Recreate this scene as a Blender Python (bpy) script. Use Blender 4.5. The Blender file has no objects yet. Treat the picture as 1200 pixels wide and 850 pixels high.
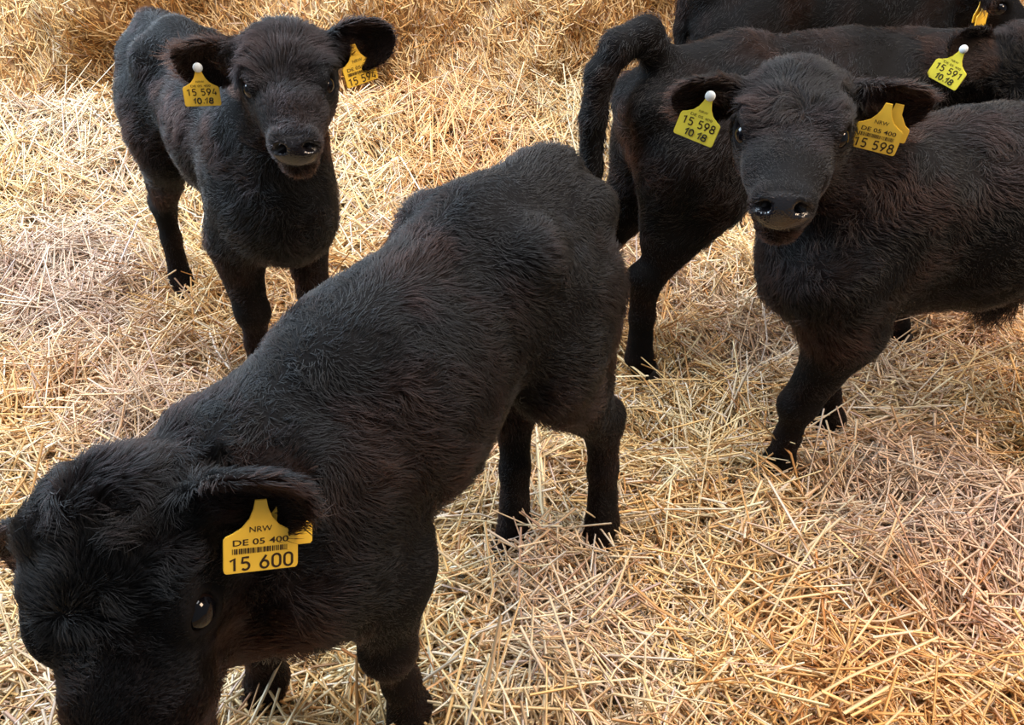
import bpy, math, random
import numpy as np
from mathutils import Vector, Matrix

random.seed(7)
RNG = np.random.default_rng(7)
SC = bpy.context.scene
COL = SC.collection
PI = math.pi

# ------------------------------------------------------------------ camera
FPX = 900.0                      # focal length in pixels of a 1200 x 850 frame
CAM = np.array([0.0, 0.0, 1.25])
PITCH = math.radians(35.0)
cd = bpy.data.cameras.new('camera')
cd.sensor_fit = 'HORIZONTAL'
cd.sensor_width = 36.0
cd.lens = 36.0 * FPX / 1200.0
cd.clip_start = 0.02
cam = bpy.data.objects.new('camera', cd)
COL.objects.link(cam)
cam.location = CAM
cam.rotation_euler = (PI / 2 - PITCH, 0, 0)
SC.camera = cam

# ------------------------------------------------------------------ world, lights, exposure
w = bpy.data.worlds.new('barn_light')
SC.world = w
w.use_nodes = True
w.node_tree.nodes['Background'].inputs[0].default_value = (0.88, 0.92, 1.0, 1)
w.node_tree.nodes['Background'].inputs[1].default_value = 0.21


def area_light(name, loc, target, size, power, color):
    l = bpy.data.lights.new(name, 'AREA')
    l.shape = 'RECTANGLE'
    l.size, l.size_y = size
    l.energy = power
    l.color = color
    o = bpy.data.objects.new(name, l)
    COL.objects.link(o)
    o.location = loc
    d = Vector(target) - Vector(loc)
    o.rotation_euler = d.to_track_quat('-Z', 'Y').to_euler()
    return o


area_light('open_gate_daylight', (-3.0, 2.6, 2.6), (0.0, 1.6, 0.3), (2.2, 1.8), 190, (0.66, 0.83, 1.0))
area_light('roof_light_panel', (0.4, 1.9, 3.8), (0.3, 1.5, 0.0), (4.0, 2.4), 235, (0.97, 0.97, 1.0))
area_light('barn_lamp', (2.6, 0.6, 2.6), (0.6, 1.4, 0.2), (0.9, 0.9), 75, (1.0, 0.74, 0.52))

SC.cycles.max_bounces = 6
SC.cycles.diffuse_bounces = 3
SC.cycles.glossy_bounces = 3
SC.cycles.transmission_bounces = 4
SC.view_settings.view_transform = 'Standard'
SC.view_settings.look = 'None'
SC.view_settings.exposure = 0.47
SC.view_settings.gamma = 1.0
SC.view_settings.use_curve_mapping = False

# ------------------------------------------------------------------ helpers


def tag(o, label=None, cat=None, group=None, kind=None):
    if label: o['label'] = label
    if cat: o['category'] = cat
    if group: o['group'] = group
    if kind: o['kind'] = kind
    return o


def fast_mesh(name, verts, faces_list):
    """verts (n,3); faces_list: list of (m,k) int arrays of k-gons."""
    me = bpy.data.meshes.new(name)
    verts = np.ascontiguousarray(verts, dtype=np.float32)
    me.vertices.add(len(verts))
    me.vertices.foreach_set('co', verts.ravel())
    loops = np.concatenate([f.ravel() for f in faces_list]).astype(np.int32)
    sizes = np.concatenate([np.full(len(f), f.shape[1], np.int32) for f in faces_list])
    starts = np.concatenate([[0], np.cumsum(sizes)[:-1]]).astype(np.int32)
    me.loops.add(len(loops))
    me.loops.foreach_set('vertex_index', loops)
    me.polygons.add(len(sizes))
    me.polygons.foreach_set('loop_start', starts)
    me.polygons.foreach_set('loop_total', sizes)
    me.update(calc_edges=True)
    return me


def set_color(me, cols, name='col'):
    a = me.color_attributes.new(name, 'FLOAT_COLOR', 'POINT')
    c = np.ones((len(cols), 4), np.float32)
    c[:, :3] = cols
    a.data.foreach_set('color', c.ravel())


def set_float(me, vals, name):
    a = me.attributes.new(name, 'FLOAT', 'POINT')
    a.data.foreach_set('value', np.asarray(vals, np.float32))


def obj(name, me, mat=None, parent=None):
    if mat is not None:
        me.materials.append(mat)
    o = bpy.data.objects.new(name, me)
    COL.objects.link(o)
    if parent is not None:
        o.parent = parent
    return o


def nrm(v):
    v = np.asarray(v, float)
    return v / (np.linalg.norm(v, axis=-1, keepdims=True) + 1e-12)


class Noise:
    """smooth pseudo-noise: sum of random plane waves"""
    def __init__(self, seed, freq, n=9, dim=3):
        r = np.random.default_rng(seed)
        d = nrm(r.normal(size=(n, dim)))
        self.k = d * (freq * 2 * PI * r.uniform(0.5, 1.5, (n, 1)))
        self.p = r.uniform(0, 2 * PI, n)
        self.n = n

    def __call__(self, p):
        out = np.zeros(len(p))
        for k, ph in zip(self.k, self.p):
            out += np.sin(p @ k + ph)
        return out / math.sqrt(self.n * 0.5)


# ------------------------------------------------------------------ materials
def new_mat(name):
    m = bpy.data.materials.new(name)
    m.use_nodes = True
    nt = m.node_tree
    return m, nt, nt.nodes['Principled BSDF']


def attr_mat(name, rough, spec, attr='col', sheen=0.0, noise_scale=None, noise_amt=0.25):
    m, nt, b = new_mat(name)
    a = nt.nodes.new('ShaderNodeAttribute')
    a.attribute_name = attr
    src = a.outputs['Color']
    if noise_scale:
        tc = nt.nodes.new('ShaderNodeTexCoord')
        n = nt.nodes.new('ShaderNodeTexNoise')
        n.inputs['Scale'].default_value = noise_scale
        n.inputs['Detail'].default_value = 4
        nt.links.new(tc.outputs['Object'], n.inputs['Vector'])
        mr = nt.nodes.new('ShaderNodeMapRange')
        mr.inputs['To Min'].default_value = 1 - noise_amt
        mr.inputs['To Max'].default_value = 1 + noise_amt
        nt.links.new(n.outputs['Fac'], mr.inputs['Value'])
        mx = nt.nodes.new('ShaderNodeVectorMath')
        mx.operation = 'SCALE'
        nt.links.new(src, mx.inputs[0])
        nt.links.new(mr.outputs[0], mx.inputs['Scale'])
        src = mx.outputs[0]
    nt.links.new(src, b.inputs['Base Color'])
    b.inputs['Roughness'].default_value = rough
    b.inputs['Specular IOR Level'].default_value = spec
    if sheen:
        b.inputs['Sheen Weight'].default_value = sheen
        b.inputs['Sheen Roughness'].default_value = 0.45
    return m


def plain_mat(name, col, rough, spec=0.5, noise_scale=60, amt=0.12):
    m, nt, b = new_mat(name)
    n = nt.nodes.new('ShaderNodeTexNoise')
    n.inputs['Scale'].default_value = noise_scale
    tc = nt.nodes.new('ShaderNodeTexCoord')
    nt.links.new(tc.outputs['Object'], n.inputs['Vector'])
    r = nt.nodes.new('ShaderNodeValToRGB')
    r.color_ramp.elements[0].position = 0.3
    r.color_ramp.elements[1].position = 0.7
    r.color_ramp.elements[0].color = tuple(c * (1 - amt) for c in col) + (1,)
    r.color_ramp.elements[1].color = tuple(min(1, c * (1 + amt)) for c in col) + (1,)
    nt.links.new(n.outputs['Fac'], r.inputs['Fac'])
    nt.links.new(r.outputs[0], b.inputs['Base Color'])
    b.inputs['Roughness'].default_value = rough
    b.inputs['Specular IOR Level'].default_value = spec
    return m


M_STRAW = attr_mat('straw', 0.5, 0.35)


def fur_mat():
    m = bpy.data.materials.new('calf_fur')
    m.use_nodes = True
    nt = m.node_tree
    nt.nodes.remove(nt.nodes['Principled BSDF'])
    h = nt.nodes.new('ShaderNodeBsdfHairPrincipled')
    h.parametrization = 'COLOR'
    a = nt.nodes.new('ShaderNodeAttribute'); a.attribute_name = 'col'
    nt.links.new(a.outputs['Color'], h.inputs['Color'])
    h.inputs['Roughness'].default_value = 0.42
    h.inputs['Radial Roughness'].default_value = 0.6
    h.inputs['Random Roughness'].default_value = 0.2
    h.inputs['IOR'].default_value = 1.30
    nt.links.new(h.outputs[0], nt.nodes['Material Output'].inputs['Surface'])
    return m


M_FUR = fur_mat()
M_TAG = plain_mat('tag_yellow', (0.80, 0.50, 0.045), 0.4, 0.4, 40, 0.06)
M_TAG_G = plain_mat('tag_lemon', (0.78, 0.66, 0.06), 0.4, 0.4, 40, 0.06)
M_INK = plain_mat('tag_ink', (0.035, 0.018, 0.010), 0.6, 0.2)
M_PEN = plain_mat('pen_ink', (0.010, 0.010, 0.012), 0.5, 0.3)
M_STUD = plain_mat('tag_stud', (0.62, 0.66, 0.66), 0.35, 0.5)
M_HOOF = plain_mat('hoof_horn', (0.02, 0.018, 0.018), 0.45, 0.4, 90, 0.4)


def body_mat():
    """hide under the fur; 'nose' attribute makes the muzzle pad wet and pebbled"""
    m, nt, b = new_mat('calf_hide')
    a = nt.nodes.new('ShaderNodeAttribute'); a.attribute_name = 'col'
    nt.links.new(a.outputs['Color'], b.inputs['Base Color'])
    n = nt.nodes.new('ShaderNodeAttribute'); n.attribute_name = 'nose'
    mr = nt.nodes.new('ShaderNodeMapRange')
    mr.inputs['To Min'].default_value = 0.8
    mr.inputs['To Max'].default_value = 0.14
    nt.links.new(n.outputs['Fac'], mr.inputs['Value'])
    nt.links.new(mr.outputs[0], b.inputs['Roughness'])
    tc = nt.nodes.new('ShaderNodeTexCoord')
    v = nt.nodes.new('ShaderNodeTexVoronoi'); v.inputs['Scale'].default_value = 260
    nt.links.new(tc.outputs['Object'], v.inputs['Vector'])
    bp = nt.nodes.new('ShaderNodeBump'); bp.inputs['Distance'].default_value = 0.0012
    bp.inputs['Strength'].default_value = 0.5
    nt.links.new(v.outputs['Distance'], bp.inputs['Height'])
    nt.links.new(bp.outputs[0], b.inputs['Normal'])
    sp = nt.nodes.new('ShaderNodeMapRange')
    sp.inputs['To Min'].default_value = 0.12
    sp.inputs['To Max'].default_value = 0.6
    nt.links.new(n.outputs['Fac'], sp.inputs['Value'])
    nt.links.new(sp.outputs[0], b.inputs['Specular IOR Level'])
    return m


M_BODY = body_mat()


def eye_mat():
    m, nt, b = new_mat('calf_eye')
    tc = nt.nodes.new('ShaderNodeTexCoord')
    sx = nt.nodes.new('ShaderNodeSeparateXYZ')
    nt.links.new(tc.outputs['Object'], sx.inputs[0])
    r = nt.nodes.new('ShaderNodeValToRGB')
    mr = nt.nodes.new('ShaderNodeMapRange')
    mr.inputs['From Min'].default_value = -0.02
    mr.inputs['From Max'].default_value = 0.02
    nt.links.new(sx.outputs['X'], mr.inputs['Value'])
    nt.links.new(mr.outputs[0], r.inputs['Fac'])
    e = r.color_ramp.elements
    e[0].position = 0.42; e[0].color = (0.45, 0.42, 0.44, 1)
    e[1].position = 0.50; e[1].color = (0.030, 0.014, 0.010, 1)
    x = e.new(0.86); x.color = (0.012, 0.007, 0.006, 1)
    x = e.new(0.90); x.color = (0.002, 0.002, 0.003, 1)
    nt.links.new(r.outputs[0], b.inputs['Base Color'])
    b.inputs['Roughness'].default_value = 0.06
    b.inputs['Specular IOR Level'].default_value = 0.3
    b.inputs['Coat Weight'].default_value = 0.0
    b.inputs['Coat Roughness'].default_value = 0.03
    return m


M_EYE = eye_mat()

# ------------------------------------------------------------------ the ground: heightfield, straw, straw wall
_n1 = Noise(11, 0.9, dim=2)
_n2 = Noise(12, 2.6, dim=2)
_n3 = Noise(13, 6.0, dim=2)
MOUNDS = [(0.07, 0.86, 0.055, 0.16), (-1.5, 2.35, 0.07, 0.35), (0.95, 1.05, 0.05, 0.22), (0.75, 1.75, -0.02, 0.2),
          (-0.9, 1.55, 0.04, 0.25), (1.25, 1.35, 0.05, 0.25), (0.55, 2.3, 0.05, 0.35), (-0.1, 2.2, 0.06, 0.4)]
WALL_Y = 3.45


def wall_foot(x):
    return WALL_Y + 0.12 * np.sin(x * 1.1 + 0.5) + 0.10 * np.maximum(0, x)


def ground_h(x, y):
    p = np.stack([x, y], -1)
    h = 0.010 * _n1(p) + 0.012 * _n2(p) + 0.010 * _n3(p)
    for (mx, my, a, r) in MOUNDS:
        h = h + a * np.exp(-((x - mx) ** 2 + (y - my) ** 2) / (r * r))
    s = np.clip((y - (wall_foot(x) - 0.9)) / 0.9, 0, 1)
    return h + 0.26 * s * s * (3 - 2 * s)


def build_floor():
    xs = np.linspace(-4.2, 4.2, 169)
    ys = np.linspace(-1.2, 4.4, 113)
    X, Y = np.meshgrid(xs, ys, indexing='ij')
    Z = ground_h(X.ravel(), Y.ravel()) - 0.012
    v = np.stack([X.ravel(), Y.ravel(), Z], -1)
    idx = np.arange(len(xs) * len(ys)).reshape(len(xs), len(ys))
    f = np.stack([idx[:-1, :-1], idx[1:, :-1], idx[1:, 1:], idx[:-1, 1:]], -1).reshape(-1, 4)
    me = fast_mesh('floor', v, [f])
    m, nt, b = new_mat('trodden_straw_litter')
    tc = nt.nodes.new('ShaderNodeTexCoord')
    n = nt.nodes.new('ShaderNodeTexNoise'); n.inputs['Scale'].default_value = 45; n.inputs['Detail'].default_value = 6
    nt.links.new(tc.outputs['Object'], n.inputs['Vector'])
    r = nt.nodes.new('ShaderNodeValToRGB')
    r.color_ramp.elements[0].position = 0.35; r.color_ramp.elements[0].color = (0.10, 0.055, 0.025, 1)
    r.color_ramp.elements[1].position = 0.65; r.color_ramp.elements[1].color = (0.36, 0.23, 0.11, 1)
    nt.links.new(n.outputs['Fac'], r.inputs['Fac'])
    nt.links.new(r.outputs[0], b.inputs['Base Color'])
    b.inputs['Roughness'].default_value = 0.85
    bp = nt.nodes.new('ShaderNodeBump'); bp.inputs['Distance'].default_value = 0.02
    nt.links.new(n.outputs['Fac'], bp.inputs['Height']); nt.links.new(bp.outputs[0], b.inputs['Normal'])
    return tag(obj('floor', me, m), 'trodden straw litter floor of the calf pen under the loose stalks', 'floor', kind='structure')


floor = build_floor()

STRAW_COLS = np.array([
    (0.86, 0.69, 0.39), (0.82, 0.60, 0.29), (0.90, 0.78, 0.52), (0.72, 0.47, 0.20), (0.84, 0.71, 0.47),
    (0.58, 0.33, 0.13), (0.88, 0.81, 0.65), (0.76, 0.66, 0.52), (0.64, 0.54, 0.47), (0.36, 0.19, 0.08)])
STRAW_COLS = STRAW_COLS * np.array([[1.01, .965, .92]])
STRAW_W = np.array([.18, .17, .13, .15, .10, .10, .05, .05, .03, .04])


def stalks(pos, dirs, nors, length, width, cols, bend, seg=2):
    """flattened three-sided stalks; seg = 1 or 2 segments"""
    n = len(pos)
    side = nrm(np.cross(dirs, nors))
    up = nrm(np.cross(side, dirs))
    a = pos - dirs * length[:, None] / 2
    c = pos + dirs * length[:, None] / 2
    if seg == 2:
        b = pos + up * (bend * length)[:, None] + side * (RNG.normal(0, 0.05, n) * length)[:, None]
        rings = [a, b, c]
    else:
        rings = [a, c]
    ang = RNG.uniform(0, 2 * PI, n)
    V = []
    for q in rings:
        for k in range(3):
            t = ang + k * 2 * PI / 3
            V.append(q + side * (np.cos(t) * width * 0.62)[:, None] + up * (np.sin(t) * width * 0.42)[:, None])
    m = len(V)
    V = np.stack(V, 1).reshape(-1, 3)
    base = (np.arange(n) * m)[:, None]
    F = []
    for r in range(len(rings) - 1):
        for k in range(3):
            k2 = (k + 1) % 3
            F.append(base + np.array([[r * 3 + k, r * 3 + k2, r * 3 + 3 + k2, r * 3 + 3 + k]]))
    F = np.concatenate(F, 0)
    return V, F, np.repeat(cols, m, 0)


_tone = Noise(21, 0.55, dim=2)
_tone2 = Noise(22, 0.9, dim=2)


SHADE_PATCHES = [(-1.31, 2.2, .30), (.065, .90, .20), (.62, 1.76, .26), (.95, 1.25, .20), (-.85, 1.45, .2), (1.0, 1.15, .15)]  # soft spots where grey-lilac shade is painted into the straw colour
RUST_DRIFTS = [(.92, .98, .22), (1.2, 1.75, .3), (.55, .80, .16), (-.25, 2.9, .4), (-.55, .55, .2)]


def straw_colors(x, y, n):
    c = STRAW_COLS[RNG.choice(len(STRAW_COLS), n, p=STRAW_W)]
    p = np.stack([x, y], -1)
    t = np.clip(_tone(p) * 0.5 + RNG.normal(0, 0.25, n), -1, 1)[:, None]
    u = np.clip(_tone2(p) * 0.5 + RNG.normal(0, 0.25, n), -1, 1)[:, None]
    for (gx, gy, gr) in SHADE_PATCHES:
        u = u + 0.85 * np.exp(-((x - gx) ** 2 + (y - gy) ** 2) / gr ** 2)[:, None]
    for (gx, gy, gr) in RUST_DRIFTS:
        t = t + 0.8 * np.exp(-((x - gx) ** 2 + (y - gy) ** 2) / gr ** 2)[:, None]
    # drifts of rusty old straw and patches of grey-lilac shade painted into its colour
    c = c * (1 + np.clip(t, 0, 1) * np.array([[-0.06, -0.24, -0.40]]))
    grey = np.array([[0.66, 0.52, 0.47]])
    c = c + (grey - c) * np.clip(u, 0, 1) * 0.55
    return np.clip(c * RNG.uniform(0.80, 1.12, (n, 1)), 0.01, 0.92)


def build_straw():
    VV, FF, CC = [], [], []
    off = 0

    def add(n, ymin, ymax, seg, wl, ll, spread, zmax, tilt):
        nonlocal off
        # uniform over the ground seen by the camera plus a margin all round
        y = RNG.uniform(ymin, ymax, n * 3)
        half = 0.62 * (y + 0.9) + spread
        x = RNG.uniform(-1, 1, n * 3) * 4.0
        ok = (np.abs(x) < half) & (y < wall_foot(x) - 0.03)
        x, y = x[ok][:n], y[ok][:n]
        k = len(x)
        # lie in swaths: the local main direction drifts over the floor
        p2 = np.stack([x, y], -1)
        ang = _tone2(p2 * 2.3) * 1.3 + RNG.normal(0, 0.95, k)
        e = 0.01
        z = ground_h(x, y)
        gx = (ground_h(x + e, y) - z) / e
        gy = (ground_h(x, y + e) - z) / e
        nor = nrm(np.stack([-gx, -gy, np.ones(k)], -1))
        d = np.stack([np.cos(ang), np.sin(ang), RNG.normal(0, tilt, k)], -1)
        d[:, 2] += gx * d[:, 0] + gy * d[:, 1]
        d = nrm(d)
        L = np.clip(RNG.lognormal(math.log(ll), 0.45, k), 0.03, 0.30)
        W = wl * RNG.uniform(0.6, 1.5, k)
        lay = RNG.uniform(0, 1, k)
        pos = np.stack([x, y, z + zmax * lay + np.abs(d[:, 2]) * L * 0.30], -1)
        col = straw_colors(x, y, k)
        V, F, Cc = stalks(pos, d, nor, L, W, col, RNG.normal(0.0, 0.06, k), seg)
        VV.append(V); FF.append(F + off); CC.append(Cc)
        off += len(V)

    add(72000, 0.15, 2.0, 2, 0.0033, 0.105, 0.05, 0.042, 0.17)
    add(6500, 0.15, 2.2, 2, 0.0042, 0.15, 0.05, 0.06, 0.30)
    add(62000, 1.9, 3.6, 1, 0.0040, 0.11, 0.9, 0.045, 0.2)
    add(16000, 0.0, 2.2, 1, 0.0042, 0.12, 1.0, 0.04, 0.2)
    me = fast_mesh('straw_bedding', np.concatenate(VV), [np.concatenate(FF)])
    set_color(me, np.concatenate(CC))
    o = obj('straw_bedding', me, M_STRAW)
    return tag(o, 'deep loose golden straw bedding spread over the whole floor of the pen', 'straw', kind='stuff')


straw = build_straw()


def build_wall():
    """packed straw bank that closes the pen at the back"""
    xs = np.linspace(-4.2, 4.2, 141)
    ts = np.linspace(0, 1, 41)
    nz = Noise(31, 1.2, dim=2)
    nz2 = Noise(32, 4.0, dim=2)

    def P(x, t):
        p = np.stack([x, t * 1.7], -1)
        bul = 0.05 * nz(p) + 0.018 * nz2(p)
        return np.stack([x, wall_foot(x) + 0.35 * t - bul, -0.05 + 1.75 * t], -1)

    X, T = np.meshgrid(xs, ts, indexing='ij')
    front = P(X.ravel(), T.ravel())
    nx, nt_ = len(xs), len(ts)
    idx = np.arange(nx * nt_).reshape(nx, nt_)
    f = [np.stack([idx[:-1, :-1], idx[1:, :-1], idx[1:, 1:], idx[:-1, 1:]], -1).reshape(-1, 4)]
    # top and back faces give it thickness
    b0 = len(front)
    back = np.concatenate([np.stack([xs, np.full(nx, 4.9), np.full(nx, 1.70)], -1), np.stack([xs, np.full(nx, 4.9), np.full(nx, -0.05)], -1)])
    bi = b0 + np.arange(2 * nx).reshape(2, nx)
    f.append(np.stack([idx[:-1, -1], idx[1:, -1], bi[0, 1:], bi[0, :-1]], -1))
    f.append(np.stack([bi[0, :-1], bi[0, 1:], bi[1, 1:], bi[1, :-1]], -1))
    me = fast_mesh('wall_back', np.concatenate([front, back]), f)
    m, nt, b = new_mat('packed_straw')
    tc = nt.nodes.new('ShaderNodeTexCoord')
    mp = nt.nodes.new('ShaderNodeMapping'); mp.inputs['Scale'].default_value = (2.2, 1, 1)
    nt.links.new(tc.outputs['Object'], mp.inputs[0])
    n = nt.nodes.new('ShaderNodeTexNoise'); n.inputs['Scale'].default_value = 34; n.inputs['Detail'].default_value = 6
    nt.links.new(mp.outputs[0], n.inputs['Vector'])
    r = nt.nodes.new('ShaderNodeValToRGB')
    r.color_ramp.elements[0].position = 0.35; r.color_ramp.elements[0].color = (0.20, 0.10, 0.04, 1)
    r.color_ramp.elements[1].position = 0.62; r.color_ramp.elements[1].color = (0.55, 0.33, 0.14, 1)
    nt.links.new(n.outputs['Fac'], r.inputs['Fac']); nt.links.new(r.outputs[0], b.inputs['Base Color'])
    b.inputs['Roughness'].default_value = 0.85
    o = tag(obj('wall_back', me, m), 'tall bank of tightly packed straw closing the pen at the back', 'wall', kind='structure')
    # straw ends and stalks sticking out of its face
    n_ = 42000
    x = RNG.uniform(-3.4, 3.4, n_)
    t = RNG.uniform(0.0, 0.62, n_)
    q = P(x, t)
    e = 0.01
    tx = nrm(P(x + e, t) - q); tt = nrm(P(x, t + e) - q)
    nor = nrm(np.cross(tx, tt))
    nor = np.where((nor[:, 1] > 0)[:, None], -nor, nor)
    a = RNG.normal(PI / 2 * 1.15, 0.75, n_)
    out = RNG.normal(0.25, 0.28, n_)
    d = nrm(tx * np.cos(a)[:, None] + tt * np.sin(a)[:, None] + nor * out[:, None])
    L = np.clip(RNG.lognormal(math.log(0.06), 0.4, n_), 0.02, 0.18)
    W = 0.0042 * RNG.uniform(0.6, 1.5, n_)
    pos = q + nor * RNG.uniform(0.0, 0.03, (n_, 1))
    col = STRAW_COLS[RNG.choice(len(STRAW_COLS), n_, p=STRAW_W)]
    rust = np.clip(0.62 - 0.32 * x + RNG.normal(0, 0.2, n_), 0, 1)[:, None]
    rust = np.minimum(rust, 0.9)
    col = col * (1 + rust * np.array([[-0.16, -0.30, -0.45]])) * RNG.uniform(0.75, 1.1, (n_, 1))
    V, F, Cc = stalks(pos, d, nor, L, W, np.clip(col, 0.01, 0.9), RNG.normal(0, .05, n_), 1)
    me2 = fast_mesh('packed_stalks', V, [F])
    set_color(me2, Cc)
    s = obj('packed_stalks', me2, M_STRAW, o)
    s['kind'] = 'stuff'
    return o


wall = build_wall()

# ------------------------------------------------------------------ implicit-surface modelling of the calves


class Field:
    """smooth union of tapered elliptic limbs, sampled on a grid and skinned with surface nets"""
    def __init__(self):
        self.prims = []

    def limb(self, a, b, ra, rb, k=0.03, side=(0, 1, 0), op='add'):
        a, b = np.asarray(a, float), np.asarray(b, float)
        wa, ha = ra if isinstance(ra, tuple) else (ra, ra)
        wb, hb = rb if isinstance(rb, tuple) else (rb, rb)
        ax = b - a
        ln = np.linalg.norm(ax)
        ax = ax / ln if ln > 1e-6 else np.array([1.0, 0, 0])
        sd = np.asarray(side, float)
        sd = sd - ax * (sd @ ax)
        if np.linalg.norm(sd) < 1e-4:
            sd = np.cross(ax, [0, 0, 1.0])
        sd = nrm(sd)
        up = np.cross(ax, sd)
        R = max(wa, ha, wb, hb)
        lo, hi = np.minimum(a, b) - R, np.maximum(a, b) + R

        def fn(P):
            q = P - a
            t = np.clip(q @ ax, 0, ln)
            e = q @ ax - t
            s = t / max(ln, 1e-6)
            W = wa + (wb - wa) * s
            H = ha + (hb - ha) * s
            m = np.minimum(W, H)
            k_ = np.sqrt((q @ sd / W) ** 2 + (q @ up / H) ** 2 + (e / m) ** 2)
            return (k_ - 1) * m
        self.prims.append((lo, hi, fn, k, op))

    def ball(self, c, r, k=0.02, frame=None, op='add'):
        """ellipsoid; r scalar or 3 radii along the frame's axes"""
        c = np.asarray(c, float)
        r = np.array([r, r, r], float) if np.isscalar(r) else np.asarray(r, float)
        Fm = np.eye(3) if frame is None else np.asarray(frame, float)
        R = r.max()

        def fn(P):
            q = (P - c) @ Fm.T
            return (np.sqrt(((q / r) ** 2).sum(-1)) - 1) * r.min()
        self.prims.append((c - R, c + R, fn, k, op))

    def ear(self, base, d, n, ln, wmax, cup=0.55, th=0.0062, k=0.014):
        base = np.asarray(base, float)
        d = nrm(d)
        n = nrm(np.asarray(n, float) - d * (np.asarray(n, float) @ d))
        s = np.cross(n, d)
        R = ln * 1.25

        def fn(P):
            q = P - base
            t = (q @ d) / ln
            b = q @ s
            c = q @ n
            tt = np.clip(t, 0, 1)
            lowp = 0.42 + 0.58 * np.sin(np.clip(tt / 0.5, 0, 1) * PI / 2)
            hip = np.sqrt(np.maximum(0, 1 - (np.maximum(tt - 0.5, 0) / 0.5) ** 2.2))
            W = wmax * lowp * hip + 1e-4
            u = np.clip(np.abs(b) / wmax, 0, 1.2)
            c0 = cup * wmax * u * u - 0.10 * ln * tt * (1 - tt) + 0.10 * ln * tt * tt
            dc = np.abs(c - c0) * (1 / np.sqrt(1 + (2 * cup * u) ** 2)) - th * (1.1 - 0.35 * tt)
            db = np.abs(b) - W
            da = np.maximum((t - 1) * ln, -t * ln)
            kk = 0.006
            x = np.maximum(db, da)
            h = np.clip(0.5 + 0.5 * (dc - x) / kk, 0, 1)
            return x + (dc - x) * h + kk * h * (1 - h)
        self.prims.append((base - R, base + R, fn, k, 'add'))

    def skin(self, vox):
        lo = np.min([p[0] for p in self.prims if p[4] == 'add'], 0) - 3 * vox
        hi = np.max([p[1] for p in self.prims if p[4] == 'add'], 0) + 3 * vox
        n = np.ceil((hi - lo) / vox).astype(int) + 1
        ax = [lo[i] + vox * np.arange(n[i]) for i in range(3)]
        F = np.full(n, 0.5, np.float32)
        for (pl, ph, fn, k, op) in self.prims:
            m = k + 2.5 * vox
            i0 = np.clip(np.floor((pl - m - lo) / vox).astype(int), 0, n - 1)
            i1 = np.clip(np.ceil((ph + m - lo) / vox).astype(int) + 1, 1, n)
            sl = tuple(slice(i0[i], i1[i]) for i in range(3))
            G = np.stack(np.meshgrid(*[ax[i][sl[i]] for i in range(3)], indexing='ij'), -1)
            shp = G.shape[:3]
            d = fn(G.reshape(-1, 3)).reshape(shp).astype(np.float32)
            a = F[sl]
            if op == 'add':
                h = np.clip(0.5 + 0.5 * (d - a) / k, 0, 1)
                F[sl] = d + (a - d) * h - k * h * (1 - h)
            else:
                d = -d
                h = np.clip(0.5 - 0.5 * (d - a) / k, 0, 1)
                F[sl] = d + (a - d) * h + k * h * (1 - h)
        return surface_nets(F, lo, vox)


def surface_nets(F, lo, vox):
    ins = F < 0
    nx, ny, nz = F.shape
    c = ins[:-1, :-1, :-1].astype(np.int8)
    cnt = np.zeros((nx - 1, ny - 1, nz - 1), np.int8)
    for dx in (0, 1):
        for dy in (0, 1):
            for dz in (0, 1):
                cnt += ins[dx:nx - 1 + dx, dy:ny - 1 + dy, dz:nz - 1 + dz]
    act = (cnt > 0) & (cnt < 8)
    I = np.argwhere(act)
    vid = np.full(act.shape, -1, np.int64)
    vid[tuple(I.T)] = np.arange(len(I))
    cor = {}
    for dx in (0, 1):
        for dy in (0, 1):
            for dz in (0, 1):
                cor[dx, dy, dz] = F[I[:, 0] + dx, I[:, 1] + dy, I[:, 2] + dz]
    acc = np.zeros((len(I), 3)); num = np.zeros(len(I))
    for a in cor:
        for i in range(3):
            if a[i] == 0:
                b = list(a); b[i] = 1; b = tuple(b)
                fa, fb = cor[a], cor[b]
                m = (fa < 0) != (fb < 0)
                t = np.where(m, fa / np.where(m, fa - fb, 1), 0)
                p = np.tile(np.array(a, float), (len(I), 1))
                p[:, i] = t
                acc[m] += p[m]; num[m] += 1
    V = lo + vox * (I + acc / num[:, None])
    Q = []
    for axis in range(3):
        s0 = [slice(None)] * 3; s1 = [slice(None)] * 3
        s0[axis] = slice(0, -1); s1[axis] = slice(1, None)
        a, b = ins[tuple(s0)], ins[tuple(s1)]
        E = np.argwhere(a != b)
        o1, o2 = (axis + 1) % 3, (axis + 2) % 3
        ok = (E[:, o1] > 0) & (E[:, o2] > 0) & (E[:, o1] < F.shape[o1] - 1) & (E[:, o2] < F.shape[o2] - 1)
        E = E[ok]
        flip = a[tuple(E.T)]
        q = []
        for (u, v) in ((-1, -1), (0, -1), (0, 0), (-1, 0)):
            e = E.copy(); e[:, o1] += u; e[:, o2] += v
            q.append(vid[tuple(e.T)])
        q = np.stack(q, -1)
        q[~flip] = q[~flip][:, ::-1]
        Q.append(q)
    Q = np.concatenate(Q)
    # one light smoothing pass
    for lam in (0.5, -0.3, 0.4):
        s = np.zeros_like(V); m = np.zeros(len(V))
        for i in range(4):
            j = (i + 1) % 4
            for ii, jj in ((i, j), (j, i)):
                for ch in range(3):
                    s[:, ch] += np.bincount(Q[:, ii], V[Q[:, jj], ch], len(V))
                m += np.bincount(Q[:, ii], minlength=len(V))
        V = V + lam * (s / np.maximum(m, 1)[:, None] - V)
    return V, Q


def vnormals(V, Q):
    n = np.cross(V[Q[:, 2]] - V[Q[:, 0]], V[Q[:, 3]] - V[Q[:, 1]])
    N = np.zeros_like(V)
    for i in range(4):
        for ch in range(3):
            N[:, ch] += np.bincount(Q[:, i], n[:, ch], len(V))
    return nrm(N)


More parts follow.
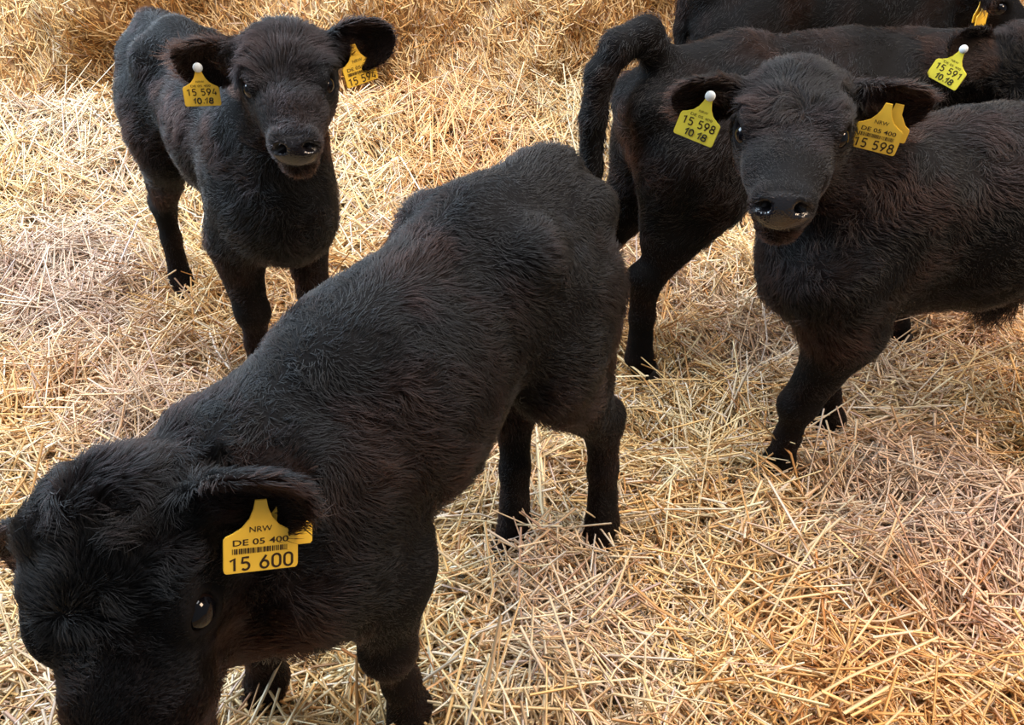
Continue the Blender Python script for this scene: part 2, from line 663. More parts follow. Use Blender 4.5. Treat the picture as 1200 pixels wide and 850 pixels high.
# ------------------------------------------------------------------ small shared meshes
def make_hoof_mesh(s):
    f = Field()
    for sy in (-1, 1):
        f.limb((0.0, sy * 0.017, 0.045), (0.028, sy * 0.018, 0.004), (0.018, 0.026), (0.019, 0.030), 0.004)
        f.limb((-0.022, sy * 0.013, 0.05), (-0.028, sy * 0.014, 0.03), 0.010, 0.006, 0.006)
    f.limb((-0.004, 0, 0.06), (-0.004, 0, 0.045), 0.027, 0.026, 0.01)
    V, Q = f.skin(0.004)
    V[:, 2] = np.maximum(V[:, 2], 0.0)
    return fast_mesh('hoof', V * s, [Q])


def make_eye_mesh(r):
    vs, fs = [], []
    nu, nv = 24, 14
    for j in range(nv + 1):
        th = PI * j / nv
        for i in range(nu):
            ph = 2 * PI * i / nu
            vs.append((r * math.cos(th), r * math.sin(th) * math.cos(ph), r * math.sin(th) * math.sin(ph)))
    for j in range(nv):
        for i in range(nu):
            a = j * nu + i; b = j * nu + (i + 1) % nu
            fs.append((a, a + nu, b + nu, b))
    return fast_mesh('eye', np.array(vs), [np.array(fs)])


# ------------------------------------------------------------------ ear tags
def outline_solid(name, pts, th, mat, parent, bevel=0.0006):
    """flat outlined plate with thickness, rim bevelled, in its local XY plane facing +Z"""
    import bmesh
    bm = bmesh.new()
    vs = [bm.verts.new((x, y, -th)) for x, y in pts]
    f = bm.faces.new(vs)
    r = bmesh.ops.extrude_face_region(bm, geom=[f])
    bmesh.ops.translate(bm, vec=(0, 0, th), verts=[g for g in r['geom'] if isinstance(g, bmesh.types.BMVert)])
    bmesh.ops.recalc_face_normals(bm, faces=bm.faces)
    rim = [e for e in bm.edges if abs(e.verts[0].co.z - e.verts[1].co.z) < 1e-7]
    bmesh.ops.bevel(bm, geom=rim, offset=bevel, segments=2, affect='EDGES')
    me = bpy.data.meshes.new(name)
    bm.to_mesh(me); bm.free()
    for p in me.polygons:
        p.use_smooth = False
    return obj(name, me, mat, parent)


_text_cache = {}


def text_mesh(s, bold):
    key = (s, bold)
    if key not in _text_cache:
        cu = bpy.data.curves.new('text', 'FONT')
        cu.body = s
        cu.offset = bold
        cu.resolution_u = 3
        o = bpy.data.objects.new('text', cu)
        COL.objects.link(o)
        dg = bpy.context.evaluated_depsgraph_get()
        me = bpy.data.meshes.new_from_object(o.evaluated_get(dg))
        bpy.data.objects.remove(o)
        n = len(me.vertices)
        co = np.empty(n * 3, np.float32); me.vertices.foreach_get('co', co); co = co.reshape(-1, 3)
        co -= co.min(0)
        co /= np.maximum(co.max(0), 1e-6)
        _text_cache[key] = (me, co)
    return _text_cache[key]


def print_text(s, x0, x1, y0, y1, parent, name='lettering', mat=None, bold=0.015, z=0.0004):
    me, co = text_mesh(s, bold)
    m = me.copy(); m.materials.clear()
    c = co.copy()
    c[:, 0] = x0 + c[:, 0] * (x1 - x0)
    c[:, 1] = y0 + c[:, 1] * (y1 - y0)
    c[:, 2] = z
    m.vertices.foreach_set('co', c.ravel())
    m.update()
    return obj(name, m, mat or M_INK, parent)


def arc(cx, cy, rx, ry, a0, a1, n=10):
    return [(cx + rx * math.cos(math.radians(a0 + (a1 - a0) * i / n)), cy + ry * math.sin(math.radians(a0 + (a1 - a0) * i / n))) for i in range(n + 1)]


DIGITS = {
    '0': [arc(.28, .72, .24, .28, 0, 180, 8) + arc(.28, .28, .24, .28, 180, 360, 8) + [(.52, .72)]],
    '1': [[(.10, .76), (.36, .98), (.36, 0)]],
    '2': [arc(.28, .72, .23, .27, 165, -30, 8) + [(.05, .03), (.54, .03)]],
    '4': [[(.34, 1.0), (.03, .26), (.56, .26)], [(.42, .52), (.42, 0)]],
    '5': [[(.50, .97), (.12, .97), (.08, .54)] + arc(.27, .31, .24, .29, 120, -140, 12)],
    '6': [arc(.28, .30, .24, .29, 0, 360, 14), [(.40, 1.0), (.16, .62), (.05, .38)]],
    '8': [arc(.28, .27, .25, .26, 90, 450, 14), arc(.28, .75, .20, .22, -90, 270, 14)],
    '9': [arc(.28, .70, .24, .29, 0, 360, 14), [(.16, 0), (.40, .38), (.51, .62)]],
}


def print_digits(s, x0, x1, y0, y1, parent, wt=0.165):
    """plain block numerals as thin ribbons lying on the plate"""
    adv = [.74 if ch != ' ' else .42 for ch in s]
    tot = sum(adv) - .18
    sx, sy = (x1 - x0) / tot, (y1 - y0)
    V, F = [], []
    cx = 0.0
    for ch, ad in zip(s, adv):
        for st in DIGITS.get(ch, []):
            p = np.array([((cx + a) * sx, b * sy) for a, b in st])
            t = np.gradient(p, axis=0) if len(p) > 2 else np.repeat(p[1:] - p[:1], 2, 0)
            t = nrm(t)
            if np.allclose(p[0], p[-1], atol=1e-5):
                t[0] = t[-1] = nrm(t[0] + t[-1])
            n = np.stack([-t[:, 1], t[:, 0]], -1)
            w_ = wt * sy * .5
            k = len(V)
            for q, m in zip(p, n):
                V.append((x0 + q[0] + m[0] * w_, y0 + q[1] + m[1] * w_, .0004))
                V.append((x0 + q[0] - m[0] * w_, y0 + q[1] - m[1] * w_, .0004))
            for i in range(len(p) - 1):
                a = k + 2 * i
                F.append((a, a + 1, a + 3, a + 2))
        cx += ad
    return obj('lettering', fast_mesh('lettering', np.array(V), [np.array(F)]), M_INK, parent)


def pen_text(strokes, W, parent, r=0.0011):
    """handwritten date: marker strokes"""
    cu = bpy.data.curves.new('handwriting', 'CURVE')
    cu.dimensions = '3D'
    cu.bevel_depth = r
    cu.bevel_resolution = 1
    cu.use_fill_caps = True
    for st in strokes:
        sp = cu.splines.new('POLY')
        sp.points.add(len(st) - 1)
        for p, (x, y) in zip(sp.points, st):
            p.co = (x * W, (-.87 + (y + .87) * .88) * W, 0.0002, 1)
    cu.materials.append(M_PEN)
    t = bpy.data.objects.new('stroke', cu)
    COL.objects.link(t)
    dg = bpy.context.evaluated_depsgraph_get()
    me = bpy.data.meshes.new_from_object(t.evaluated_get(dg))
    bpy.data.objects.remove(t)
    return obj('handwriting', me, None, parent)


def date_strokes(y, dot=True):
    st = [[(-.24, y + .03), (-.18, y + .10), (-.21, y - .08)],
          arc(-.09, y + .005, .05, .085, 100, 460, 14)]
    if dot:
        st.append([(.02, y - .07), (.035, y - .065)])
    st += [[(.07, y + .03), (.14, y + .10), (.11, y - .08)],
           arc(.24, y + .045, .045, .042, -60, 300, 12),
           arc(.23, y - .04, .055, .045, 90, 450, 12)]
    return st


def ear_tag(root, inv, pos, right, up, number, side, W=0.083, mat=None, date=None, stud=True, back=None):
    """yellow ear tag hanging from pos (world); right/up span its face"""
    right = nrm(right)
    up = nrm(np.asarray(up, float) - right * (np.asarray(up, float) @ right))
    n = np.cross(right, up)
    half = [(.075, .03), (.10, -.10), (.155, -.24), (.25, -.36), (.38, -.44), (.465, -.475), (.495, -.515), (.50, -.56), (.50, -.96),
            (.488, -1.0), (.46, -1.02)]
    pts = [(x * W, y * W) for x, y in half] + [(-x * W, y * W) for x, y in half[::-1]]
    pts = pts[::-1]
    o = outline_solid('ear_tag', pts, 0.0026, mat or M_TAG, root)
    M = Matrix(np.vstack([np.column_stack([right, up, n, pos]), [0, 0, 0, 1]]).tolist())
    o.matrix_local = inv @ M
    if not number:
        pass
    elif side == 'L':
        print_text('NRW', -.15 * W, .15 * W, -.43 * W, -.35 * W, o, bold=0.0)
        print_text('DE 05 400', -.37 * W, .37 * W, -.615 * W, -.525 * W, o, bold=0.01)
        # barcode
        V, F = [], []
        x = -.38
        rr = random.Random(number)
        i = 0
        while x < .36:
            wd = rr.choice([.008, .008, .016, .022])
            V += [(x * W, -.735 * W, .0004), ((x + wd) * W, -.735 * W, .0004), ((x + wd) * W, -.655 * W, .0004), (x * W, -.655 * W, .0004)]
            F.append((i, i + 1, i + 2, i + 3)); i += 4
            x += wd + rr.choice([.009, .009, .016])
        b = obj('barcode', fast_mesh('barcode', np.array(V), [np.array(F)]), M_INK, o)
        b['kind'] = 'stuff'
        print_digits(number, -.43 * W, .43 * W, -.975 * W, -.785 * W, o)
    else:
        print_text('NRW', -.11 * W, .11 * W, -.365 * W, -.310 * W, o, bold=0.0)
        print_text('DE 05 400', -.27 * W, .27 * W, -.485 * W, -.425 * W, o, bold=0.0)
        print_digits(number, -.41 * W, .41 * W, -.715 * W, -.535 * W, o)
        if date:
            pen_text(date, W, o)
    # the stud through the ear
    if stud:
        me = make_eye_mesh(0.009)
        st = obj('stud', me, M_STUD, o)
        st.scale = (1, 1, 0.55)
        st.location = (0, 0.05 * W, 0.002)
    if back is not None:
        hb = [(.10, .03), (.13, -.2), (.30, -.42), (.42, -.50), (.44, -.55), (.44, -.80), (.41, -.84)]
        pb = [(x * W * .9, y * W * .9) for x, y in hb] + [(-x * W * .9, y * W * .9) for x, y in hb[::-1]]
        k = outline_solid('back_plate', pb[::-1], 0.0026, mat or M_TAG, o)
        k.location = back
    return o


# ------------------------------------------------------------------ the calf
FACE = 0.84


def calf(label, root, heading, s, feet, poll, muzzle, ears, tail, n_fur, vox, seed, roll=0.0, belly_tuft=False, neck_low=0.0, lean=0.0,
         coat=(0.0015, 0.0014, 0.0017), brown=(0.0105, 0.0046, 0.0030), hs=1.0, fur_len=1.0, neck_mid=None, dip=0.0, girth=1.0, fur_w=1.0, long=1.0, neck_w=1.0, slim=1.0, chest_h=1.0, fore=0.0):
    h = nrm([heading[0], heading[1], 0.0])
    yaw = math.atan2(h[1], h[0])
    R = np.array([[math.cos(yaw), -math.sin(yaw), 0], [math.sin(yaw), math.cos(yaw), 0], [0, 0, 1]])
    rt = np.array([root[0], root[1], 0.0])
    e = bpy.data.objects.new('calf', None)
    COL.objects.link(e)
    e.location = rt
    e.rotation_euler = (0, 0, yaw)
    e.empty_display_size = 0.2
    tag(e, label, 'calf', 'black calves in the straw pen')
    inv = Matrix(np.vstack([np.column_stack([R, rt]), [0, 0, 0, 1]]).tolist()).inverted()

    def loc(p):                      # world -> calf frame
        return R.T @ (np.asarray(p, float) - rt)

    def ldir(d):
        return R.T @ np.asarray(d, float)

    f = Field()
    # ---- trunk (dip lowers the forehand, girth fattens the barrel)
    def S(x, y, z):
        zz = z - dip * np.clip((x + .30) / .55, 0, 1.15) * np.clip((z - .30) / .4, 0, 1)
        return np.array([x * long, y * slim, zz], float) * s
    G = girth
    f.limb(S(-.335, 0, .668), S(-.20, 0, .668), (.112 * s, .115 * s), (.124 * G * s, .128 * G * s), .05)
    f.limb(S(-.20, 0, .662), S(.02, 0, .632), (.124 * G * s, .128 * G * s), (.142 * G * s, .162 * G * s), .06)
    f.limb(S(.02, 0, .632), S(.20, 0, .615), (.142 * G * s, .162 * G * s), (.122 * min(G, 1.0) * s, .170 * chest_h * s), .06)
    f.limb(S(.20, 0, .60), S(.30, 0, .565), (.115 * min(G, 1.0) * s, .160 * chest_h * s), (.080 * slim * s, .115 * s), .06)
    # spine, withers, hooks, pins, tail head
    f.limb(S(-.36, 0, .775), S(-.18, 0, .785), .028 * s, .030 * s, .06)
    f.limb(S(-.18, 0, .785), S(.10, 0, .770), .028 * s, .032 * s, .07)
    f.limb(S(.10, 0, .765), S(.24, 0, .755), .038 * s, .040 * s, .07)
    for sy in (-1, 1):
        f.ball(S(-.19, sy * .100, .750), .032 * s, .06)
        f.ball(S(-.405, sy * .058, .705), .036 * s, .05)
    # ---- hind legs
    tmpl = {'HL': 1, 'HR': -1}
    hoof_pos = {}
    for key, sy in tmpl.items():
        hip = S(-.29, sy * .080, .60)
        sti = S(-.222, sy * .100, .505)
        hock = S(-.365, sy * .090, .320)
        fet = S(-.345, sy * .090, .095)
        hf = S(-.315, sy * .090, .0)
        tgt = hf.copy()
        if key in feet:
            tgt = loc((feet[key][0], feet[key][1], 0.0))
        d = tgt - hf
        sti = sti + d * .22; hock = hock + d * .62 + np.array([0, 0, min(0.0, -.12 * abs(d[0]))]); fet = fet + d * .97; hf = hf + d
        f.limb(hip, hip * .45 + sti * .55, (.085 * s, .118 * s), (.074 * s, .098 * s), .05)
        f.limb(S(-.36, sy * .075, .60), hock * .45 + S(-.33, sy * .08, .50) * .55, (.06 * s, .06 * s), (.040 * s, .050 * s), .05)
        f.limb(hip * .45 + sti * .55, sti, (.066 * s, .080 * s), (.050 * s, .054 * s), .04)
        f.limb(sti, hock, (.050 * s, .060 * s), (.030 * s, .040 * s), .035)
        f.ball(hock + s * np.array([-.020, 0, .018]), .020 * s, .03)
        f.limb(hock, hock * .55 + fet * .45, (.030 * s, .040 * s), (.0245 * s, .029 * s), .02)
        f.limb(hock * .55 + fet * .45, fet, (.0245 * s, .029 * s), (.030 * s, .034 * s), .02)
        f.limb(fet, hf + s * np.array([-.004, 0, .045]), (.030 * s, .033 * s), (.030 * s, .034 * s), .015)
        hoof_pos[key] = hf
    # ---- fore legs
    for key, sy in {'FL': 1, 'FR': -1}.items():
        sho = S(.235 + fore * .7, sy * .088, .56)
        elb = S(.165 + fore, sy * .098, .435)
        kne = S(.195 + fore, sy * .088, .255)
        fet = S(.192 + fore, sy * .088, .092)
        hf = S(.215 + fore, sy * .088, .0)
        tgt = hf.copy()
        if key in feet:
            tgt = loc((feet[key][0], feet[key][1], 0.0))
        d = tgt - hf
        sho = sho + d * .10; elb = elb + d * .32; kne = kne + d * .68; fet = fet + d * .97; hf = hf + d
        f.limb(S(.17, sy * .075, .70), sho, (.045 * slim * s, .075 * s), (.062 * slim * s, .092 * s), .05)
        f.limb(sho, elb, (.062 * slim * s, .092 * s), (.056 * slim * s, .074 * s), .045)
        f.limb(elb, kne, (.052 * s, .066 * s), (.035 * s, .039 * s), .04)
        f.ball(kne + s * np.array([.006, 0, 0]), .036 * s, .02)
        f.limb(kne, kne * .45 + fet * .55, (.031 * s, .033 * s), (.0245 * s, .026 * s), .02)
        f.limb(kne * .45 + fet * .55, fet, (.0245 * s, .026 * s), (.030 * s, .033 * s), .02)
        f.limb(fet, hf + s * np.array([-.004, 0, .045]), (.030 * s, .033 * s), (.030 * s, .034 * s), .015)
        hoof_pos[key] = hf
    if belly_tuft:
        f.ball(S(-.10, 0, .425), (.05 * s, .022 * s, .05 * s), .04)
    # ---- head frame
    P, Mz = loc(poll), loc(muzzle)
    hx = nrm(Mz - P)
    hz = np.array([0, 0, 1.0]); hz = nrm(hz - hx * (hz @ hx))
    hy = np.cross(hz, hx)
    c_, s_ = math.cos(math.radians(roll)), math.sin(math.radians(roll))
    hy, hz = hy * c_ + hz * s_, hz * c_ - hy * s_
    HF = np.stack([hx, hy, hz])
    g = s * hs

    def Hd(x, y, z):
        x = x if x < .12 else .12 + (x - .12) * FACE
        return P + (hx * x + hy * y + hz * z) * g

    # neck
    nb = S(.235, 0, .650)
    nm = (nb + Hd(.0, 0, -.05)) / 2 + np.array([0, 0, neck_low])
    if neck_mid is not None:
        nm = loc(neck_mid)
    f.limb(nb, nm, (.092 * slim * s, .138 * chest_h * s), (.074 * neck_w * s, .110 * neck_w * s), .06)
    f.limb(nm, Hd(.035, 0, -.065), (.074 * neck_w * s, .110 * neck_w * s), (.064 * neck_w * s, .080 * neck_w * s), .04, side=tuple(hy))
    f.limb(S(.29, 0, .53), nm + np.array([0, 0, -.06 * s]), (.07 * s, .10 * s), (.05 * s, .07 * s), .07)
    # skull
    f.ball(Hd(.050, 0, -.045), (.080 * g, .088 * g, .062 * g), .03, HF)
    f.ball(Hd(.005, 0, -.020), (.040 * g, .055 * g, .040 * g), .035, HF)           # poll crest
    f.limb(Hd(.09, 0, -.052), Hd(.20, 0, -.060), (.086 * g, .056 * g), (.062 * g, .050 * g), .03, side=tuple(hy))
    f.limb(Hd(.20, 0, -.060), Hd(.288, 0, -.062), (.062 * g, .050 * g), (.049 * g, .044 * g), .02, side=tuple(hy))
    f.limb(Hd(.06, 0, -.115), Hd(.17, 0, -.125), (.058 * g, .055 * g), (.042 * g, .035 * g), .03, side=tuple(hy))
    f.limb(Hd(.17, 0, -.122), Hd(.272, 0, -.112), (.042 * g, .035 * g), (.036 * g, .022 * g), .02, side=tuple(hy))
    f.ball(Hd(.290, 0, -.116), (.026 * g, .032 * g, .020 * g), .012, HF)
    # muzzle pad, nostrils, mouth
    f.ball(Hd(.305, 0, -.058), (.024 * g, .040 * g, .033 * g), .012, HF)
    for sy in (-1, 1):
        f.ball(Hd(.302, sy * .029, -.044), (.024 * g, .018 * g, .022 * g), .01, HF)
        f.ball(Hd(.075, sy * .058, -.095), (.055 * g, .030 * g, .048 * g), .03, HF)   # cheeks
        f.ball(Hd(.108, sy * .066, -.020), (.034 * g, .020 * g, .018 * g), .02, HF)  # brow
    for sy in (-1, 1):
        na = nrm(hx * .75 + hy * sy * .55 + hz * .25)
        nc = Hd(.331, sy * .029, -.042)
        f.limb(nc - na * .006 * g, nc - na * .022 * g + hz * .004 * g, .0095 * g, .006 * g, .005, op='sub')
        f.limb(nc - na * .004 * g, Hd(.312, sy * .047, -.056), .0075 * g, .004 * g, .005, op='sub')
    f.limb(Hd(.322, -.05, -.0945), Hd(.322, .05, -.0945), .0045 * g, .0045 * g, .007, op='sub')
    f.limb(Hd(.30, -.056, -.094), Hd(.25, -.056, -.099), .0035 * g, .003 * g, .006, op='sub')
    f.limb(Hd(.30, .056, -.094), Hd(.25, .056, -.099), .0035 * g, .003 * g, .006, op='sub')
    # eye sockets and lids
    eyes = []
    for sy in (-1, 1):
        ed = nrm(hx * .38 + hy * sy * .86 + hz * .34)
        ec = Hd(.122, sy * .0690, -.038)
        eyes.append((ec, ed))
        f.ball(ec, .0235 * g, .012)
        tx = nrm(hx * 1.0 - hz * .25 - ed * ((hx * 1.0 - hz * .25) @ ed))
        f.ball(ec + ed * .0165 * g, (.0190 * g, .0155 * g, .0142 * g), .004, np.stack([tx, ed, np.cross(tx, ed)]), op='sub')
    # ears
    ear_info = {}
    for key, sy in {'L': 1, 'R': -1}.items():
        if key not in ears: continue
        spec = ears[key]
        base = Hd(*(spec.get('base', (.028, sy * .070, -.030))))
        d = nrm(ldir(spec['dir'])); n = ldir(spec['nor'])
        ln = spec.get('len', .16) * s
        f.limb(base - d * .02 * s, base + d * .045 * s, .030 * s, .021 * s, .02)
        n_ = nrm(n - d * (n @ d))
        f.ear(base + d * .012 * s - n_ * .006, d, n, ln, spec.get('w', .048) * s, spec.get('cup', .55))
        ear_info[key] = (base + d * .012 * s, d, n_, ln)
    # tail
    if tail is None:
        tl = [S(-.40, 0, .765), S(-.440, 0, .72), S(-.452, -.03, .60), S(-.445, -.065, .47), S(-.435, -.090, .35)]
        rad = [.030, .024, .018, .016, .022]
    else:
        tl = [S(-.36, 0, .775)] + [loc(p) for p in tail]
        rad = [.036, .033, .031, .029, .027, .025, .024, .024, .024, .024][:len(tl)]
    for i in range(len(tl) - 1):
        f.limb(tl[i], tl[i + 1], rad[i] * s, rad[i + 1] * s, .02)

    V, Q = f.skin(vox)
    V[:, 2] = np.maximum(V[:, 2], 0.012)
    N = vnormals(V, Q)

    # ---- regions in the head frame
    def head_xyz(X):
        q = (X - P) / g
        ha = q @ hx
        return np.where(ha < .12, ha, .12 + (ha - .12) / FACE), q @ hy, q @ hz

    def region(X, Nn):
        a, b, c = head_xyz(X)
        dist = np.sqrt(a * a + b * b + c * c)
        nose = np.clip(2.4 - 2.0 * np.sqrt(((a - .340) / .036) ** 2 + (b / .056) ** 2 + ((c + .058) / .044) ** 2), 0, 1)
        head = (a > -.03) & (a < .36) & (np.abs(b) < .125) & (c > -.18) & (c < .08)
        zrel = X[:, 2] / s
        return a, b, c, nose, head, zrel

    nz1 = Noise(seed, 5.0); nz2 = Noise(seed + 1, 14.0)

    def coat_color(X, Nn):
        a, b, c, nose, head, zrel = region(X, Nn)
        br = (0.08 + 0.24 * nz1(X) + 0.10 * nz2(X)) * np.where(head, .55, 1.0)
        br = br + np.clip((.42 - zrel) / .5, 0, 1) * .35                       # legs and belly browner
        ring = np.exp(-((a - .26) / .06) ** 2) * head
        br = br + ring * .25
        br = br + head * (np.clip((-.05 - c) / .06, 0, 1) * .35)
        for key, (eb, ed, en, ln) in ear_info.items():
            q = X - eb
            t = q @ ed / ln
            side_ = np.linalg.norm(q - np.outer(q @ ed, ed), axis=-1)
            inner = (t > .15) & (t < 1.05) & (side_ < .07 * s) & ((Nn @ en) > 0.1)
            br = np.where(inner, br + .65, br)
        br = np.clip(br, 0, 1)[:, None]
        col = np.array(coat) * (1 - br) + np.array(brown) * br
        return col * (1 - nose[:, None]) + np.array([0.010, 0.009, 0.011]) * nose[:, None], nose

    # ---- body mesh
    me = fast_mesh('body', V, [Q])
    col, nose = coat_color(V, N)
    set_color(me, col)
    set_float(me, nose, 'nose')
    body = obj('body', me, M_BODY, e)

    # ---- fur: short strands combed along the body
    tri = np.concatenate([Q[:, [0, 1, 2]], Q[:, [0, 2, 3]]])
    ar = np.linalg.norm(np.cross(V[tri[:, 1]] - V[tri[:, 0]], V[tri[:, 2]] - V[tri[:, 0]]), axis=-1)
    cen = V[tri].mean(1)
    a, b, c, nose_t, head_t, zr = region(cen, None)
    wgt = ar * (1 - nose_t) * np.where(head_t, 2.6, 1.0) * np.where(zr < .33, 1.3, 1.0)
    r = np.random.default_rng(seed + 5)
    pick = r.choice(len(tri), n_fur, p=wgt / wgt.sum())
    u = r.uniform(0, 1, (n_fur, 2)); m = u.sum(1) > 1; u[m] = 1 - u[m]
    T = tri[pick]
    w0 = (1 - u.sum(1))[:, None]
    X = V[T[:, 0]] * w0 + V[T[:, 1]] * u[:, :1] + V[T[:, 2]] * u[:, 1:]
    Nn = nrm(N[T[:, 0]] * w0 + N[T[:, 1]] * u[:, :1] + N[T[:, 2]] * u[:, 1:])
    keep = X[:, 2] > 0.06 * s
    for (ec, ed) in eyes:
        keep &= np.linalg.norm(X - ec - ed * .012 * g, axis=-1) > .0265 * g
    X, Nn = X[keep], Nn[keep]
    n_ = len(X)
    a, b, c, nose_f, head_f, zr = region(X, None)
    flow = np.tile(np.array([-.75, 0, -.65]), (n_, 1))
    flow[:, 1] = X[:, 1] * 2.0
    low = zr < .42
    flow[low] = np.array([-.15, 0, -1.0])
    hflow = np.outer(np.ones(n_), -hx) * .6 + np.outer(b, hy) * 14 + np.outer(np.ones(n_), -hz) * .1
    hd = head_f & (np.sqrt((a - .15) ** 2 + b ** 2 + (c + .06) ** 2) < .26)
    flow[hd] = hflow[hd]
    for key, (eb, ed, en, ln) in ear_info.items():
        q = X - eb
        t = q @ ed / ln
        on = (t > .12) & (t < 1.2) & (np.linalg.norm(q - np.outer(q @ ed, ed), axis=-1) < .075 * s)
        flow[on] = ed
        hd = hd & ~on
    cl = [Noise(seed + 20 + i, 9.0) for i in range(3)]
    cf = [Noise(seed + 30 + i, 26.0) for i in range(3)]
    wob = np.stack([k(X) for k in cl], -1) * .34 + np.stack([k(X) for k in cf], -1) * .22
    fore = hd & (a < .125) & (c > -.045)                                   # curly forelock on the forehead
    wob[fore] *= 2.4
    flow = flow + wob + r.normal(0, .22, (n_, 3))
    flow = nrm(flow - Nn * (flow * Nn).sum(-1, keepdims=True))
    L = np.full(n_, .017)
    L[low] = .010
    L[zr < .30] = .0075
    L[hd] = .010
    L[fore] = .019
    for (ec, ed) in eyes:
        L[np.linalg.norm(X - ec - ed * .012 * g, axis=-1) < .042 * g] = .006
    und = (zr > .40) & (Nn[:, 2] < -.35) & ~hd
    L[und] = .026
    if belly_tuft:
        L[(np.linalg.norm(X - S(-.10, 0, .40), axis=-1) < .07 * s)] = .045
    L = L * s * fur_len * r.uniform(.6, 1.25, n_) * (1 + .22 * nz1(X))
    L = np.maximum(L, .004)
    lift = np.clip(.42 + .12 * nz2(X) + r.normal(0, .10, n_), .22, .9)
    lift[hd] += .25
    lift = lift[:, None]
    d0 = nrm(flow + Nn * lift)
    d1 = nrm(flow + Nn * (lift * .35) + (wob - Nn * (wob * Nn).sum(-1, keepdims=True)) * .35)
    p0 = X - Nn * .0015
    p1 = p0 + d0 * (L * .36)[:, None]
    p2 = p1 + nrm(d0 + d1) * (L * .36)[:, None]
    p3 = p2 + d1 * (L * .36)[:, None]
    hc = bpy.data.hair_curves.new('fur')
    hc.add_curves([4] * n_)
    hc.position_data.foreach_set('vector', np.stack([p0, p1, p2, p3], 1).astype(np.float32).ravel())
    rad = .00037 * fur_w * r.uniform(.7, 1.3, n_)
    ra = hc.attributes.get('radius') or hc.attributes.new('radius', 'FLOAT', 'POINT')
    ra.data.foreach_set('value', (rad[:, None] * np.array([[1.0, .95, .75, .2]])).astype(np.float32).ravel())
    fc, _ = coat_color(X, Nn)
    fc = np.clip(fc * np.exp(r.normal(0, .3, (n_, 1))), .002, 1)
    ca = hc.attributes.new('col', 'FLOAT_COLOR', 'CURVE')
    ca.data.foreach_set('color', np.concatenate([fc, np.ones((n_, 1))], 1).astype(np.float32).ravel())
    fur = obj('fur', hc, M_FUR, e)
    fur['kind'] = 'stuff'

    # ---- eyes, hooves
    em = make_eye_mesh(.0205 * g)
    em.materials.append(M_EYE)
    for (ec, ed) in eyes:
        o = bpy.data.objects.new('eye', em); COL.objects.link(o); o.parent = e
        o.location = ec
        o.rotation_euler = Vector(ed).to_track_quat('X', 'Z').to_euler()
    hm = make_hoof_mesh(s)
    hm.materials.append(M_HOOF)
    for key, p in hoof_pos.items():
        o = bpy.data.objects.new('hoof', hm); COL.objects.link(o); o.parent = e
        o.location = (p[0], p[1], 0.0)
    world_ear = {k: (R @ v[0] + rt, R @ v[1], R @ v[2], v[3]) for k, v in ear_info.items()}
    return e, inv, world_ear


def to_cam(p, yaw=0.0, tilt=0.0):
    """face direction frame for a tag: right and up vectors of a plate at p that looks at the photographer's side, turned by yaw, rolled by tilt"""
    d = nrm(CAM - np.asarray(p, float))
    d = np.array([d[0], d[1], d[2] * .45]); d = nrm(d)
    a = math.radians(yaw)
    d = np.array([d[0] * math.cos(a) - d[1] * math.sin(a), d[0] * math.sin(a) + d[1] * math.cos(a), d[2]])
    right = nrm(np.cross([0, 0, 1], d))
    up = np.cross(d, right)
    t = math.radians(tilt)
    return right * math.cos(t) + up * math.sin(t), up * math.cos(t) - right * math.sin(t), d


def hang_tag(c, earkey, frac, number, side, yaw=0, tilt=0, out=.012, **kw):
    e, inv, we = c
    b, d, n, ln = we[earkey]
    p = b + d * ln * frac
    r, u, f = to_cam(p, yaw, tilt)
    p = p + f * out + np.array([0, 0, kw.pop('dz', 0.0)])
    return ear_tag(e, inv, p, r, u, number, side, **kw)


# ---- foreground calf, head down at the left
c600 = calf('black calf in the foreground with lowered head and yellow tag 15 600', (-.168, .889), (-.60, -.80), 1.035,
            {'HL': (.165, 1.06), 'HR': (-.012, 1.04), 'FL': (-.176, .67), 'FR': (-.42, .72)},
            (-.438, .586, .678), (-.392, .372, .513),
            {'L': dict(dir=(.85, -.12, .30), nor=(.30, -.75, .12), len=.145, w=.046),
             'R': dict(dir=(-.62, .30, -.60), nor=(-.3, -.8, .1), len=.13, w=.042)},
            None, 215000, .0055, 100, hs=1.09, dip=.145, neck_w=.78, roll=16, chest_h=.9)
hang_tag(c600, 'L', .55, '15 600', 'L', 0, -13, W=.073, stud=False, back=(.024, .0, -.012), mat=M_TAG, out=.022)

# ---- calf at the back left, facing the camera
c594 = calf('black calf at the back left facing forward with yellow ear tags 15 594', (-.690, 1.827), (.62, -.785), 1.07,
            {'HR': (-1.01, 2.08), 'FR': (-.635, 1.60)},
            (-.436, 1.557, .925), (-.368, 1.264, .795),
            {'R': dict(dir=(-.85, .12, -.08), nor=(-.1, -.9, -.2), len=.140, w=.046),
             'L': dict(dir=(.85, .1, .20), nor=(.1, -.9, -.1), len=.128, w=.046)},
            None, 130000, .0055, 200, dip=.06, girth=.80, hs=.86, slim=.76)
hang_tag(c594, 'R', .68, '15 594', 'R', 0, -4, date=date_strokes(-.87), mat=M_TAG, out=.038, W=.066, dz=-.012)
hang_tag(c594, 'L', .32, '15 594', 'L', 25, 8, stud=False, mat=M_TAG, out=.02, W=.07)

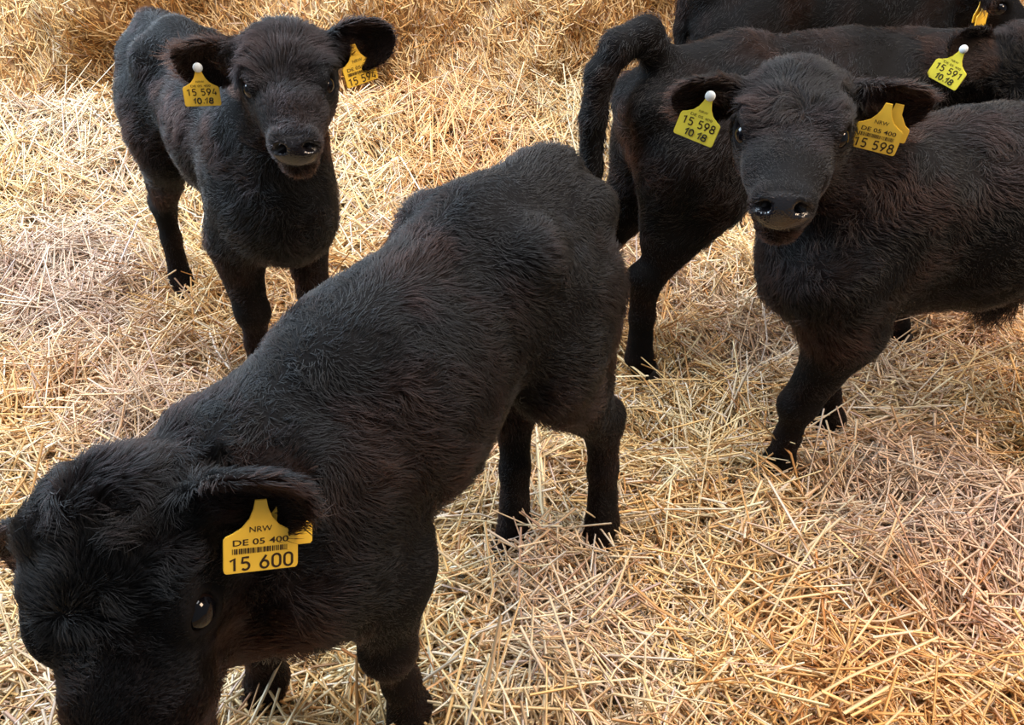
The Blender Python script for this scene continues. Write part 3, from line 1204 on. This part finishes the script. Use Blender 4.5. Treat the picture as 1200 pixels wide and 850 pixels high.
# ---- calf at the right, body side-on and head turned to the camera
c598 = calf('black calf on the right side-on with head turned and tags 15 598', (.93, 1.405), (-.97, -.2), 1.0,
            {'FL': (.567, 1.27), 'FR': (.735, 1.41), 'HL': (1.42, 1.42), 'HR': (1.46, 1.60)},
            (.487, 1.35, .905), (.412, 1.10, .818),
            {'R': dict(dir=(-.9, .1, .0), nor=(-.1, -.9, -.2), len=.13, w=.045),
             'L': dict(dir=(.92, -.12, .02), nor=(.1, -.9, -.3), len=.14, w=.047)},
            None, 145000, .0055, 300, belly_tuft=True, girth=1.12, long=1.17, roll=3, fore=.085)
hang_tag(c598, 'R', .42, '15 598', 'R', -10, -14, date=date_strokes(-.87, False), mat=M_TAG_G, out=.034, W=.074)
hang_tag(c598, 'L', .50, '15 598', 'L', 0, -6, stud=False, mat=M_TAG, back=(.016, 0, -.02), out=.05, W=.074)

# ---- calf behind it, hindquarters to the left, tail raised
c591 = calf('black calf with arched tail standing behind the calf tagged 15 598', (.70, 1.86), (.97, .24), 1.05,
            {'HR': (.364, 1.673), 'FR': (1.11, 1.84), 'HL': (.22, 1.85), 'FL': (1.02, 1.98)},
            (1.155, 1.80, .862), (1.115, 1.715, .694),
            {'R': dict(dir=(-.84, -.30, .22), nor=(-.1, -.9, .1), len=.13, w=.048),
             'L': dict(dir=(.9, .1, .2), nor=(.1, -.9, -.1), len=.13, w=.045)},
            [(.285, 1.74, .885), (.225, 1.72, .865), (.19, 1.71, .81), (.18, 1.70, .72), (.18, 1.70, .60), (.175, 1.70, .48), (.17, 1.71, .36)],
            85000, .006, 400, hs=.97)
hang_tag(c591, 'R', .45, '15 591', 'R', -10, -18, date=date_strokes(-.87), mat=M_TAG_G, W=.074, out=.070)

# ---- bigger animal cut by the top edge of the picture
c5 = calf('largest black calf at the very back right, cut off by the top edge', (1.08, 2.80), (1.0, .04), 1.15, {},
          (1.545, 2.80, .885), (1.785, 2.65, .665),
          {'R': dict(dir=(-.2, -.9, -.15), nor=(.9, -.3, -.2), len=.13, w=.046),
           'L': dict(dir=(.0, .95, .2), nor=(.9, .3, -.2), len=.13, w=.046)},
          None, 55000, .008, 500)
hang_tag(c5, 'R', .5, '', 'R', 70, 0, mat=M_TAG, dz=-.03, W=.08, back=(0, 0, -.014))
